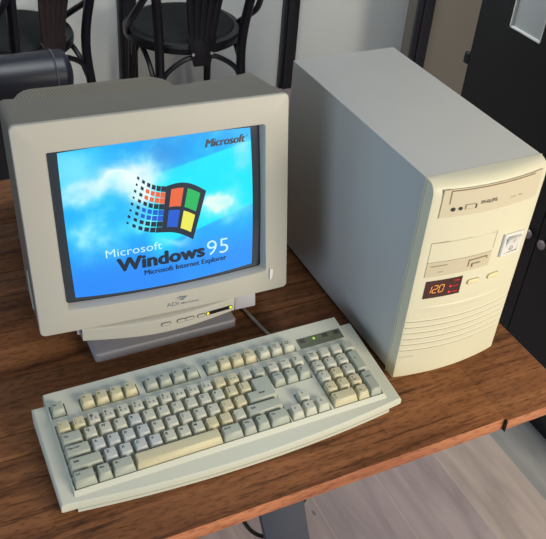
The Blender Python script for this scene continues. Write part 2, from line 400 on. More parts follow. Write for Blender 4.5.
# chin: lower control strip
def chb(a):  # lower edge
    t = (a+125)/221
    return -23-8.0*math.sin(math.pi*min(1, max(0, t)))**1.1-2.5*t
N = 24; top = []; bot = []
for i in range(N+1):
    a = -125+221.5*i/N; s = math.sin(math.pi*i/N)
    top.append((a, -2.6-5.5*s, -1.0-8*s)); bot.append((a, chb(a), 2.0-8*s))
bm = bmesh.new()
rows = [[MM(a, 2, 16) for a, b, c in top], [MM(a, b+1.5, c+2.5) for a, b, c in top], [MM(a, b, c+.6) for a, b, c in top], [MM(a, b-1.2, c) for a, b, c in top],
        [MM(a, b+1.2, c) for a, b, c in bot], [MM(a, b, c+1) for a, b, c in bot], [MM(a, b+1, 40) for a, b, c in bot]]
loft(bm, rows, closed=False)
for e in (0, N):
    bm.faces.new([bm.verts.new(rw[e]) for rw in rows])
bmesh.ops.remove_doubles(bm, verts=bm.verts, dist=.01)
ch = finish('control_strip', bm, 'bezel', mon, OM)
def cf(a, b, d=0):
    i = (a+125)/221.5; s = math.sin(math.pi*i); tb_ = -2.6-5.5*s-1.2; bb = chb(a)+1.2; t = (tb_-b)/(tb_-bb)
    return MM(a, b, (-1.0-8*s)*(1-t)+(2-8*s)*t-d)
def oval(a0, a1, b, hh):
    return [(a0+hh+hh*math.cos(math.radians(th)), b+hh*math.sin(math.radians(th))) for th in range(92, 269, 22)] + \
           [(a1-hh+hh*math.cos(math.radians(th)), b+hh*math.sin(math.radians(th))) for th in range(-90, 91, 22)]
for a0, a1, b in ((-17, -2, -17), (6, 20, -16.8), (18.5, 33, -16.8), (37, 50, -17)):
    bm = bmesh.new(); o_ = oval(a0, a1, b, 3.2); i_ = oval(a0+1.1, a1-1.1, b, 2.1)
    loft(bm, [[cf(x, y, .1) for x, y in o_], [cf(x, y, .45) for x, y in o_], [cf(x, y, .45) for x, y in i_]])
    bm.faces.ensure_lookup_table()
    for q in bm.faces: q.material_index = 1
    loft(bm, [[cf(x, y, .3) for x, y in i_], [cf(x, y, 1.2) for x, y in i_]], cap1=True, mi=0)
    finish('button', bm, ['bezel', 'btn_line'], ch, OM)
bm = bmesh.new(); loft(bm, [[cf(x, y, .1) for x, y in oval(51, 93, -16.8, 3)], [cf(x, y, .7) for x, y in oval(51, 93, -16.8, 3)]], cap1=True)
sl = finish('indicator_slot', bm, 'dark', ch, OM)
for a, k in ((54, 'led_a'), (90, 'led_y')):
    bm = bmesh.new(); loft(bm, [[cf(x, y, .6) for x, y in cyl2(a, -16.8, 2.2, 2.2)], [cf(x, y, 1.5) for x, y in cyl2(a, -16.8, 1.8, 1.8)]], cap1=True)
    finish('indicator_lamp', bm, k, ch, OM)
# grey tab right of the chin
bm = bmesh.new(); box(bm, 98, 131, -26, -3.5, 3, 40, 1.5, xf=lambda a, b, c: MM(a, b, c)); 
tag(finish('side_tab', bm, 'grey_plastic', mon, OM), 'grey square tab')
bm = bmesh.new(); box(bm, -131, -125.5, -14, -3, 6, 34, 1, xf=lambda a, b, c: MM(a, b, c)); finish('side_tab', bm, 'grey_plastic', mon, OM)
# housing: the front shell ends at the back in a hollow arc
def hring(x, y0, y1, rad, c, arc=0, flare=0):
    out = []
    for a, b in rrect(-x, x, y0, y1, rad, 5, 12):
        cc = c+arc*(a/HW)**2
        if flare and b < 70: a *= 1+flare*(1-b/70)
        out.append(MM(a, b, cc))
    return out
bm = bmesh.new()
loft(bm, [hring(HW-.5, .5, HH-.5, 7, 5), hring(HW-.6, .6, HH-.6, 9, 40), hring(HW-1.5, .8, HH-1.2, 9, 70, 10), hring(HW-2, 1.5, HH-2, 9, 97, 26),
          hring(HW-6, 5, HH-7, 9, 98, 25), hring(HW-14, 12, HH-18, 9, 95, 25)])
finish('front_shell', bm, 'housing', mon, OM)
bm = bmesh.new()
loft(bm, [hring(HW-10, 8, HH-20, 20, 88, 20), hring(164, 10, HH-58, 24, 135, 0), hring(150, 20, HH-68, 30, 210), hring(142, 48, HH-76, 34, 400, 4), hring(136, 58, HH-82, 36, 440, 4), hring(124, 66, HH-94, 34, 456)], cap1=True)
finish('rear_shell', bm, 'vent', mon, OM)
# ear-like moulding low on the left side
bm = bmesh.new(); tube(bm, [MM(-178.4, 72, 58), MM(-179.2, 60, 55), MM(-179.6, 46, 49), MM(-179.6, 24, 43), MM(-178.6, 18, 43)], 1.7, 8)
finish('side_moulding', bm, 'bezel', mon, OM)
# stand
bm = bmesh.new()
def bring(x0, x1, y0, y1, rad, z): return [(a, b, z) for a, b in rrect(x0, x1, y0, y1, rad, 5, 4)]
loft(bm, [bring(86, 302, 219.5, 420, 6, 0), bring(85.5, 302.5, 219, 421, 6, 1), bring(85.5, 302.5, 219, 421, 6, 12.5), bring(87, 301, 220.5, 419, 6, 14.6), bring(89, 299, 223, 415, 6, 15.4)], True, True)
bs = finish('base', bm, 'grey_plastic', mon, OM)
bm = bmesh.new()
loft(bm, [[(193+rr*math.cos(t*math.pi/16), 332+rr*math.sin(t*math.pi/16), z-(0 if z < 60 else 0)) for t in range(32)] for rr, z in ((84, 15.5), (82, 22), (70, 34), (66, 60))], False, True)
finish('swivel_neck', bm, 'grey_plastic', mon, OM)

# tube glass, bulging forward
def gc(a, b): return 7.5+6.0*((a/143)**2)*.62+6.0*(((b-143)/110)**2)*.45-1.0
bm = bmesh.new(); NX, NY = 26, 20
g = [[bm.verts.new(MM(-141.5+285.5*i/NX, 24+231*j/NY, gc(-141.5+285.5*i/NX, 24+231*j/NY)+(0))) for i in range(NX+1)] for j in range(NY+1)]
for j in range(NY):
    for i in range(NX): bm.faces.new((g[j][i], g[j][i+1], g[j+1][i+1], g[j+1][i]))
scr = finish('screen_glass', bm, 'glass', mon, OM)

# picture on the tube: sky and clouds
def fbm(x, y, s=0): return noise.fractal(Vector((x, y, s)), 1.0, 2.0, 5)
def sst(a, b, t): t = min(1, max(0, (t-a)/(b-a))); return t*t*(3-2*t)
def blob(a, b, ca, cb, ra, rb, ang=0):
    co_, si = math.cos(ang), math.sin(ang); x = (a-ca)*co_+(b-cb)*si; y = -(a-ca)*si+(b-cb)*co_
    return math.exp(-((x/ra)**2+(y/rb)**2))
def lerp(p, q, t): return tuple(x+(y-x)*t for x, y in zip(p, q))
def sky(a, b):
    wx = a+14*fbm(a/38, b/38, 3); wy = b+14*fbm(a/38, b/38, 9)
    v = (b-42)/208.0
    c = lerp((22, 138, 250), (0, 176, 255), sst(.05, .5, v))
    # deep blue upper middle, above a slanting edge
    edge = 203+(a+10)*.20
    if a > -30: c = lerp(c, (0, 236, 255), .95*sst(-30, -5, a)*sst(edge+1, edge-2, b)*sst(60, 120, b))
    c = lerp(c, (30, 160, 246), .85*blob(wx, wy, 20, 245, 85, 22, .2)*sst(edge-2, edge+3, b))
    c = lerp(c, (52, 150, 226), .7*blob(wx, wy, 5, 226, 30, 22))
    # lower slanting edge, brighter blue beneath
    e2 = 112+(a-40)*.28
    c = lerp(c, (20, 150, 255), .75*sst(0, 30, a)*sst(e2+2, e2-2, b))
    n = .5+.5*fbm(a/30, b/24, 1)
    c = lerp(c, (110, 226, 255), 1.0*blob(wx, wy, -112, 225, 40, 36))
    c = lerp(c, (190, 246, 255), .9*blob(wx, wy, -95, 192, 60, 12, .15)*(.5+n))
    c = lerp(c, (240, 255, 255), min(1, 1.6*blob(wx, wy, -50, 197, 44, 22, .16)*(.55+n*.7)))
    c = lerp(c, (238, 255, 255), min(1, 1.4*blob(wx, wy, -30, 184, 20, 24)))
    c = lerp(c, (10, 186, 240), .8*blob(wx, wy, -72, 172, 24, 18))
    c = lerp(c, (170, 246, 252), .95*blob(wx, wy, -95, 130, 28, 26)*(.5+n))
    c = lerp(c, (130, 250, 255), 1.0*blob(wx, wy, -28, 134, 30, 14)*(.6+n*.6))
    c = lerp(c, (230, 255, 245), min(1, 1.5*blob(wx, wy, 78, 146, 34, 16, -.35)*(.55+n)))
    c = lerp(c, (60, 225, 252), .5*blob(wx, wy, 100, 128, 26, 14))
    c = lerp(c, (170, 235, 250), .7*blob(wx, wy, 116, 216, 14, 26)*(.5+n))
    c = lerp(c, (200, 245, 255), .6*blob(wx, wy, 15, 104, 26, 9))
    c = lerp(c, (120, 240, 255), .25*sst(.4, .9, n)*sst(95, 150, b))
    return c
bm = bmesh.new(); NX, NY = 170, 136; cl = bm.loops.layers.float_color.new('Col'); cols = {}
g = []
for j in range(NY+1):
    row = []
    for i in range(NX+1):
        s, t = i/NX*2-1, j/NY*2-1
        a = s*(126.6-1.8*abs(t)**2 if False else (129.2-1.6*t*t))+1.0
        b = 146+t*((102 if t > 0 else 104) + (3.2*(1-s*s) if t > 0 else 6.0*(1-s*s)))-(.5 if t > 0 else 0)
        b = b if t > 0 else b
        v = bm.verts.new(MM(a, b, gc(a, b)-.5)); cols[v] = s2l([max(0, min(255, q)) for q in sky(a, b)])+(1,); row.append(v)
    g.append(row)
for j in range(NY):
    for i in range(NX):
        q = bm.faces.new((g[j][i], g[j][i+1], g[j+1][i+1], g[j+1][i]))
        for lp in q.loops: lp[cl] = cols[lp.vert]
pic = finish('screen_picture', bm, attr_emit('lit_phosphor_sky', 1.0), mon, OM)
ps = lambda d: (lambda a, b: MM(a, b, gc(a, b)-d))
G = dict(blk=glow('screen_black', (26, 44, 64), .9), wht=glow('screen_white', (205, 248, 255)), red=glow('screen_red', (236, 104, 62)), grn=glow('screen_green', (26, 186, 96)),
         blu=glow('screen_blue', (24, 92, 210)), yel=glow('screen_yellow', (238, 236, 90)))
GL = [G[k] for k in ('blk', 'wht', 'red', 'grn', 'blu', 'yel')]
bm = bmesh.new()
put_text(bm, 'Microsoft', ps(1.0), -81, 94.5, width=77, caph=12.5, bold=-.004, mi=1)
finish('screen_word', bm, GL, pic, OM, smooth=0)
bm = bmesh.new()
for dx, dy in ((0, 0), (.9, 0), (1.8, 0), (2.6, 0), (.9, .7), (1.8, .7), (.9, -.5), (1.8, -.5)): put_text(bm, 'Windows', ps(1.4), -68+dx, 71+dy, width=122.4, caph=20, bold=.01, mi=0, spacing=1.02)
finish('screen_word', bm, GL, pic, OM, smooth=0)
bm = bmesh.new(); put_text(bm, '95', ps(1.3), 60, 70, width=32, caph=24.5, bold=-.008, mi=1)
finish('screen_word', bm, GL, pic, OM, smooth=0)
bm = bmesh.new()
for dx in (0, .45, .8): put_text(bm, 'Microsoft Internet Explorer', ps(1.2), -31+dx, 58.2, width=119.4, caph=8.2, bold=0, mi=0)
finish('screen_word', bm, GL, pic, OM, smooth=0)
bm = bmesh.new()
for dx in (0, .6, 1.2, 1.7): put_text(bm, 'Microsoft', ps(1.2), 63+dx, 229.5, width=56.5, caph=11.5, bold=0, shear=.25, mi=0)
put_text(bm, '\u00ae', ps(1.2), 122, 236, width=3, height=3)
finish('screen_word', bm, GL, pic, OM, smooth=0)
# waving four-pane flag with its trail of squares
BLp, BRp, TLp, TRp = (-3.5, 119), (40.5, 100), (7, 184.5), (62, 169)
def flag(s, t):
    a = (BLp[0]*(1-s)+BRp[0]*s)*(1-t)+(TLp[0]*(1-s)+TRp[0]*s)*t; b = (BLp[1]*(1-s)+BRp[1]*s)*(1-t)+(TLp[1]*(1-s)+TRp[1]*s)*t
    return a, b+8.0*math.sin(math.pi*s)*(1.0 if s <= 1 else 0)*(.55+.5*t) if 0 <= s <= 1 else b
def patch(bm, s0, s1, t0, t1, d, mi, n=8, fl=flag):
    rows = []
    for j in range(3):
        rows.append([bm.verts.new(ps(d)(*fl(s0+(s1-s0)*i/n, t0+(t1-t0)*j/2))) for i in range(n+1)])
    for j in range(2):
        for i in range(n): bm.faces.new((rows[j][i], rows[j][i+1], rows[j+1][i+1], rows[j+1][i])).material_index = mi
bm = bmesh.new()
patch(bm, 0, 1, 0, 1, 1.0, 0, 14)
for s0, s1, t0, t1, mi in ((.14, .46, .535, .90, 2), (.56, .88, .535, .90, 3), (.14, .46, .115, .465, 4), (.56, .88, .115, .465, 5)): patch(bm, s0, s1, t0, t1, 1.3, mi)
def trail(s, t):   # leftwards the rows drift up then down like a streaming cloth
    BL, TL = (-54, 140), (-31, 209)
    a = (BLp[0]+(BL[0]-BLp[0])*s)*(1-t)+(TLp[0]+(TL[0]-TLp[0])*s)*t
    b = (BLp[1]+(BL[1]-BLp[1])*s)*(1-t)+(TLp[1]+(TL[1]-TLp[1])*s)*t
    return a, b-5*math.sin(math.pi*s)
for ci in range(6):
    s = (ci+.5)/6.0
    for rj in range(8):
        t = (rj+.5)/8
        k = (1-.66*s)*.5
        if (ci == 5 and rj % 2 == 0): k *= .8
        hs, ht = k/6.0*1.04, k/8*1.0
        mi = 0
        if 1 <= ci <= 3 or ci == 0:
            if rj in (5, 6) and ci > 0: mi = 2
            if rj in (2, 3) and ci > 0 or (ci == 0 and rj in (2, 3)): mi = 4
            if ci == 0 and rj in (5, 6): mi = 2
        patch(bm, s-hs, s+hs, t-ht, t+ht, 1.1, mi, 1, trail)
finish('screen_flag_logo', bm, GL, pic, OM, smooth=0)

# ================================================================== COMPUTER TOWER
TX, TY, TW, TH, TD = 467.0, 55.8, 180.4, 326.7, 359.0
tw = empty('computer_tower', (TX+TW/2, TY+TD/2, 0), .007, 'cream upright desktop computer with glowing display, standing on the table right of the keyboard', 'computer')
OW = (TX+TW/2, TY+TD/2, 0)
bm = bmesh.new(); box(bm, TX, TX+TW, TY+.6, TY+TD, 6, TH, 1.2, 2)
cs = finish('case', bm, 'case_body', tw, OW)
for fx in (TX+22, TX+TW-22):
    for fy in (TY+30, TY+TD-30):
        bm = bmesh.new(); loft(bm, [[(fx+9*math.cos(t*math.pi/8), fy+9*math.sin(t*math.pi/8), z) for t in range(16)] for z in (0, 6.2)], True, True); finish('foot', bm, 'dark', tw, OW)
def fy(x, z=150):      # bowed front
    y = 28+10*((x-557)/90)**2
    if z < 12: y += .0
    return y
# bezel: horizontal sections stacked upward; the top edge rolls back
zs = [(0, 1.5), (2, 0), (118, 0), (305, 0), (313, .5), (318, 2), (322, 5), (324.8, 9), (326.2, 13.5), (326.7, 20)]
NXT = 24
bm = bmesh.new(); loops = []
for z, back in zs:
    L = []
    for i in range(NXT+1):
        x = TX+.5+(TW-1)*i/NXT
        e = min(i, NXT-i); inset = 0
        xx = TX+.5+(TW-1)*i/NXT
        if z > 200: xx += (557-xx)*(0.012)
        L.append((xx, min(TY-1.4, fy(x)+inset+back), z))
    zz = min(z, 326.7); L = [(TX-.7, TY+.55, zz), (TX-.7, TY-1.2, zz), (TX+.6, TY-1.25, zz), (TX+.65, min(TY-1.27, L[0][1]+4), zz), (TX+.8, min(TY-1.3, L[0][1]+1.3), zz), (TX+1.1, min(TY-1.3, L[0][1]+.4), zz)]+[(max(TX+2.0, min(TX+TW-2.0, p_[0])), p_[1], p_[2]) for p_ in L]+[(TX+TW-1.1, min(TY-1.3, L[-1][1]+.4), zz), (TX+TW-.8, min(TY-1.3, L[-1][1]+1.3), zz), (TX+TW-.65, min(TY-1.27, L[-1][1]+4), zz), (TX+TW-.6, TY-1.25, zz), (TX+TW+.7, TY-1.2, zz), (TX+TW+.7, TY+.55, zz)]
    loops.append(L)
loft(bm, loops, True, True)
fb_ = finish('front_bezel', bm, 'case_face', tw, OW, smooth=32)
TF = lambda x, z, d: (x, fy(x)-d, z)
def fpanel(bm, x0, x1, z0, z1, d0, d1, mi=0, n=10, z0r=None, z1r=None):
    z0r = z0 if z0r is None else z0r; z1r = z1 if z1r is None else z1r
    bot = [(x0+(x1-x0)*i/n, z0+(z0r-z0)*i/n) for i in range(n+1)]; tp = [(x0+(x1-x0)*i/n, z1+(z1r-z1)*i/n) for i in range(n+1)]
    for k in range(n):
        P = [bot[k], bot[k+1], tp[k+1], tp[k]]
        bm.faces.new([bm.verts.new(TF(x, z, d1)) for x, z in P]).material_index = mi
    rim = bot+tp[::-1]
    loft(bm, [[TF(x, z, d0) for x, z in rim], [TF(x, z, d1) for x, z in rim]], mi=mi)
    bmesh.ops.remove_doubles(bm, verts=bm.verts, dist=.005)
def line(bm, p, q, wd, d, mi=0, n=6, dep=.4):
    dx, dz = q[0]-p[0], q[1]-p[1]; l = math.hypot(dx, dz); nx, nz = -dz/l*wd/2, dx/l*wd/2
    A = [(p[0]+dx*i/n-nx, p[1]+dz*i/n-nz) for i in range(n+1)]; B = [(p[0]+dx*i/n+nx, p[1]+dz*i/n+nz) for i in range(n+1)]
    for k in range(n): bm.faces.new([bm.verts.new(TF(x, z, d)) for x, z in (A[k], A[k+1], B[k+1], B[k])]).material_index = mi
# optical drive
bm = bmesh.new(); fpanel(bm, 481, 637, 277, 318, -.5, .45)
line(bm, (481, 318), (481, 277.5), .9, .55, 1); line(bm, (481, 318.2), (492, 318.2), .8, .55, 1)
cd = finish('optical_drive', bm, ['case_drive', 'case_groove'], tw, OW, smooth=38)
bm = bmesh.new(); fpanel(bm, 491.5, 621.5, 297, 315.6, .4, .8)
line(bm, (491.5, 316), (621.5, 316), 1.5, .95, 1, 12); line(bm, (491.6, 316), (492, 297), 1.1, .95, 1)
finish('disc_tray', bm, ['case_drive', 'case_line'], cd, OW, smooth=38)
for x, rr in ((498.3, 2.9), (508.8, 2.5)):
    bm = bmesh.new(); loft(bm, [[TF(a, b, d) for a, b in cyl2(x, 288.8, rr, rr)] for d in (.9, 1.5)], cap1=True); finish('jack_socket' if rr > 2.6 else 'volume_wheel', bm, 'print_dark', cd, OW)
bm = bmesh.new(); fpanel(bm, 515.5, 530.5, 286.5, 293.5, .9, 1.1, 1, 3); fpanel(bm, 516.2, 529.2, 287.4, 292.9, 1.1, 1.6, 0, 3); finish('eject_button', bm, ['case_drive', 'case_groove'], cd, OW, smooth=38)
bm = bmesh.new(); fpanel(bm, 529.6, 531.8, 286.5, 292.5, .9, 1.5, 0, 2); finish('drive_lamp', bm, 'print_dark', cd, OW, smooth=38)
bm = bmesh.new(); put_text(bm, 'PHILIPS', lambda x, z: TF(x, z, 1.5), 538.5, 290.8, width=24.5, caph=5.0, bold=.008)
finish('maker_name', bm, 'print_dark', cd, OW, smooth=0)
bm = bmesh.new(); put_text(bm, 'CD-ROM', lambda x, z: TF(x, z, 1.0), 586, 289, width=9, caph=2.2); line(bm, (600, 290), (606, 290), 1, 1.0, 0)
finish('small_print', bm, 'case_groove', cd, OW, smooth=0)
# blank bay and floppy drive
bm = bmesh.new(); fpanel(bm, 480.5, 579.5, 207.5, 238, -.5, .7)
line(bm, (481, 238.5), (505, 239), .7, .85, 1); line(bm, (505, 239), (540, 239), .5, .75, 0); line(bm, (579.8, 212), (579.8, 240), .9, .85, 1)
finish('blank_bay_cover', bm, ['case_face', 'case_groove'], tw, OW, smooth=38)
bm = bmesh.new(); fpanel(bm, 480.5, 579.5, 183, 207, -.5, .7)
line(bm, (480.5, 207.4), (579.5, 207.4), .8, 1.0, 1)
line(bm, (486, 200.6), (510, 200.9), 1.5, 1.1, 1); line(bm, (499, 190.2), (505, 190.4), 1.0, 1.1, 1)
fd = finish('floppy_drive', bm, ['case_floppy', 'case_groove'], tw, OW, smooth=38)
bm = bmesh.new(); line(bm, (543, 200.6), (573, 201.4), 1.8, 1.2, 0, 4); line(bm, (543.8, 201), (543.8, 190.5), 1.4, 1.2, 0); line(bm, (573, 201.6), (573, 197), 1.4, 1.2, 0)
finish('disk_slot', bm, 'case_line', fd, OW, smooth=0)
bm = bmesh.new(); fpanel(bm, 550, 563, 188.5, 194, .9, 2.2, 0, 3); line(bm, (550, 194.2), (563, 194.2), 1.3, 2.3, 1, 3); line(bm, (550, 194), (550, 188.5), 1.0, 2.3, 1, 2)
finish('eject_button', bm, ['case_floppy', 'case_groove'], fd, OW, smooth=38)
# speed display
bm = bmesh.new(); fpanel(bm, 485, 540.5, 146, 175.5, -.5, .6)
dp = tag(finish('speed_display', bm, 'display', tw, OW, smooth=38), 'dark red window reading 120')
SEG = {'1': 'bc', '2': 'abged', '0': 'abcdef'}
bm = bmesh.new(); fsg = dict(a=((0, 12), (6.5, 12)), b=((6.5, 12), (6.5, 6)), c=((6.5, 6), (6.5, 0)), d=((0, 0), (6.5, 0)), e=((0, 6), (0, 0)), f=((0, 12), (0, 6)), g=((0, 6), (6.5, 6)))
for ci, chr_ in enumerate('120'):
    ox = 487.5+ci*9.2
    for sg in SEG[chr_]:
        (xa, za), (xb, zb) = fsg[sg]; dx, dz = (xb-xa), (zb-za); l = math.hypot(dx, dz); dx, dz = dx/l*.5, dz/l*.5
        line(bm, (ox+xa+dx+.12*za, 155+za+dz), (ox+xb-dx+.12*zb, 155+zb-dz), 1.0, .8, 0, 1)
finish('glowing_digits', bm, 'digit', dp, OW, smooth=0)
for z, k in ((171, 'led_r'), (161.8, 'led_r'), (152, 'led_r')):
    bm = bmesh.new(); loft(bm, [[TF(a, b, d) for a, b in cyl2(523.5, z, 1.9, 1.6, 12)] for d in (.6, 1.0)], cap1=True); finish('indicator_lamp', bm, k if z < 170 else 'display', dp, OW)
bm = bmesh.new()
for z, t_ in ((169.5, 'TURBO'), (160.5, 'POWER'), (150.5, 'HDD')): put_text(bm, t_, lambda x, zz: TF(x, zz, .8), 527.5, z, width=8.5, caph=2.2)
finish('small_print', bm, M['led_r'], dp, OW, smooth=0)
# two oval push buttons
for cx, cz in ((560, 161.5), (595, 160.8)):
    bm = bmesh.new()
    ov = lambda hx, hz: [(cx+(hx-hz)*(1 if math.cos(t) > 0 else -1)+hz*math.cos(t), cz+hz*math.sin(t)) for t in [math.pi*2*(i+.5)/20 for i in range(20)]]
    loft(bm, [[TF(a, b, -.2) for a, b in ov(10.8, 4.6)], [TF(a, b, .15) for a, b in ov(10.8, 4.6)], [TF(a, b, .15) for a, b in ov(9.6, 3.6)]], mi=1)
    loft(bm, [[TF(a, b, .1) for a, b in ov(9.6, 3.6)], [TF(a, b, 2.0) for a, b in ov(9.3, 3.4)], [TF(a, b, 2.5) for a, b in ov(8.2, 2.6)]], cap1=True)
    finish('push_button', bm, ['case_button', 'case_groove'], tw, OW, smooth=45)
# rocker power switch in its frame
bm = bmesh.new()
fr = [(596, 192), (634, 189.5), (634, 225), (596, 228.5)]; fi = [(600.5, 196.5), (626, 195), (626, 222.5), (600.5, 225)]
loft(bm, [[TF(a, b, 0) for a, b in fr], [TF(a, b, 3) for a, b in fr], [TF(a, b, 4) for a, b in [(597, 193), (632, 190.8), (632, 224), (597, 227.4)]], [TF(a, b, 4) for a, b in fi], [TF(a, b, .5) for a, b in fi]])
sf = finish('switch_frame', bm, 'white_plastic', tw, OW)
bm = bmesh.new(); mid = 209.5
rk = [[TF(a, z, d) for a in (601, 625.5)] for z, d in ((196.8, 1), (196.8, 3), (mid, 4.2), (222.8, 8.5), (222.8, 1))]
loft(bm, rk, closed=False)
for k in (0, 1): bm.faces.new([bm.verts.new(q[k]) for q in rk])
rkr = finish('power_rocker', bm, 'white_plastic', sf, OW, smooth=20)
bm = bmesh.new()
dz = lambda z: (3+(z-196.8)/(mid-196.8)*1.2 if z < mid else 4.2+(z-mid)/(222.8-mid)*4.3)+.25
o_, i_ = cyl2(613.5, 202.6, 3.3, 3.9, 18), cyl2(613.5, 202.6, 2.2, 2.8, 18)
loft(bm, [[TF(a, b, dz(b)) for a, b in o_], [TF(a, b, dz(b)) for a, b in i_]])
bm.faces.new([bm.verts.new(TF(a, b, dz(b))) for a, b in ((613, 213.5), (614.2, 213.5), (614.2, 220), (613, 220))])
finish('switch_marks', bm, 'logo_grey', sf, OW, smooth=0)
# shallow crease and six air grooves
bm = bmesh.new()
NN = 20
def cz(x): return 130-3.2*(x-480)/150-1.5*math.sin(math.pi*(x-476)/160)
loft(bm, [[TF(476+160*i/NN, cz(476+160*i/NN)+o, d*math.sin(math.pi*i/NN)**.5+.02) for i in range(NN+1)] for o, d in ((1.6, 0), (.3, .9), (-.2, .9), (-8, .05))], closed=False)
finish('moulded_ridge', bm, 'case_face', fb_, OW, smooth=50)
for k in range(6):
    z0 = 106.5-k*10.7; bm = bmesh.new()
    P = [(TX+2.5+(TW-9)*i/NN, z0-1.8*i/NN-2.2*math.sin(math.pi*i/NN)) for i in range(NN+1)]
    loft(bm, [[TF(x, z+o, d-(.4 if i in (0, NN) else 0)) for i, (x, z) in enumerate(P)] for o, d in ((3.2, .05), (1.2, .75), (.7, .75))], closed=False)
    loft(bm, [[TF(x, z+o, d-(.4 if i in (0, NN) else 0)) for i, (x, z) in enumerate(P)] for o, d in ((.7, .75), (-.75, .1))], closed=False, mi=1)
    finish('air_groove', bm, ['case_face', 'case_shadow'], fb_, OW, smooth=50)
bm = bmesh.new(); line(bm, (470, 40.6), (492, 40.2), .7, .2, 0, 4); finish('mould_line', bm, 'case_groove', fb_, OW, smooth=0)

# ================================================================== KEYBOARD
U = 19.05
KZ = lambda x, y, d=0: (x, y, 22+.116*y+d)
kb = empty('computer_keyboard', (214, 60, 0), 0, 'greenish cream full size keyboard lying on the table in front of the monitor', 'keyboard')
OK = (214, 60, 0)
def kfront(x): return -13.5-15.5*max(0, 1-((x-222)/232)**2)
XL, XR, YB = -20.5, 449, 134.5
bm = bmesh.new(); NK = 40
def kl(ins, z, yb=YB):
    xs = [XL+ins+(XR-XL-2*ins)*i/NK for i in range(NK+1)]
    fr_ = [(x, kfront(x)+ins, z(x, kfront(x)+ins)) for x in xs]
    ym = lambda x: [(x, kfront(x)+ins+(yb-ins-kfront(x)-ins)*j/6) for j in range(1, 6)]
    rt = [(a, b, z(a, b)) for a, b in ym(xs[-1])]; bk = [(x, yb-ins, z(x, yb-ins)) for x in xs[::-1]]; lf = [(a, b, z(a, b)) for a, b in ym(xs[0])[::-1]]
    return fr_+rt+bk+lf
top = lambda d: (lambda x, y: 22+.116*y+d)
loops = [kl(5, lambda x, y: 0), kl(2.5, lambda x, y: 2.5), kl(2.2, lambda x, y: 5), kl(0, lambda x, y: 6.5), kl(0, lambda x, y: 22+.116*y-8 if y < 60 else 22+.116*y-6.5), kl(.7, top(-5.2)), kl(2.4, top(-4))]
rows = loft(bm, loops, True, False)
# top sheet
last = rows[-1]; fr_ = last[:NK+1]; bk = last[NK+1+5:NK+1+5+NK+1][::-1]
lfv = last[NK+1+5+NK+1:][::-1]; rtv = last[NK+1:NK+1+5]
cols_ = []
for i in range(NK+1):
    if i == 0: cols_.append([fr_[0]]+lfv+[bk[0]])
    elif i == NK: cols_.append([fr_[NK]]+rtv+[bk[NK]])
    else:
        a, b = fr_[i].co, bk[i].co
        cols_.append([fr_[i]]+[bm.verts.new(a.lerp(b, j/6)) for j in range(1, 6)]+[bk[i]])
for i in range(NK):
    for j in range(6): bm.faces.new((cols_[i][j], cols_[i+1][j], cols_[i+1][j+1], cols_[i][j+1]))
finish('lower_case', bm, 'kb_case', kb, OK)
bm = bmesh.new(); PX = [-2+431*i/NK for i in range(NK+1)]
loft(bm, [[(x, kfront(x)+6, 0) for x in PX], [(x, kfront(x)-.6, .4) for x in PX], [(x, kfront(x)-.8, 5) for x in PX], [(x, kfront(x)+6, 6.2) for x in PX]], closed=False)
finish('base_pan', bm, 'kb_case', kb, OK)
# raised deck with wells
NX0, PX0 = 288.3, 350.2
FY0 = 107.0
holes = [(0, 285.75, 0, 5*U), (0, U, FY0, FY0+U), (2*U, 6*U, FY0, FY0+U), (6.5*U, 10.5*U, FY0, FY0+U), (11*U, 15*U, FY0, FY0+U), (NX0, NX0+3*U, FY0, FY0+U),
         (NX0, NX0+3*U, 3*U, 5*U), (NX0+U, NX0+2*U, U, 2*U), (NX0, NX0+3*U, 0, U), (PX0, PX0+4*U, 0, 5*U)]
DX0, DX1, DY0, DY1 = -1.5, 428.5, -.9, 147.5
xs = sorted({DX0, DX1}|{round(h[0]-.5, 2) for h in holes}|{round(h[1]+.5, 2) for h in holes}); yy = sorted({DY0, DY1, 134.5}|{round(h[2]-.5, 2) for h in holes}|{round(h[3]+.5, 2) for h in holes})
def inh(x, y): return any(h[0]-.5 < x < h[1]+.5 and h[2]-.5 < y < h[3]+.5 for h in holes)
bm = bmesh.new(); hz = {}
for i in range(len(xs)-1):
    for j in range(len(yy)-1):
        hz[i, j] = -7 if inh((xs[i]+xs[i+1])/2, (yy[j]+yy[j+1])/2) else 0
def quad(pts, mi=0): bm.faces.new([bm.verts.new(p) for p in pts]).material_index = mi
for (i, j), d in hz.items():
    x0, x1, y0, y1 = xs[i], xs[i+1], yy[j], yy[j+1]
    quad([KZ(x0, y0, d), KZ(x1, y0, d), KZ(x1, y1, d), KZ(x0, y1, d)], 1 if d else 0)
    for di, dj, pa, pb in ((1, 0, (x1, y0), (x1, y1)), (0, 1, (x0, y1), (x1, y1))):
        d2 = hz.get((i+di, j+dj))
        if d2 is not None and d2 != d: quad([KZ(*pa, d), KZ(*pb, d), KZ(*pb, d2), KZ(*pa, d2)], 0)
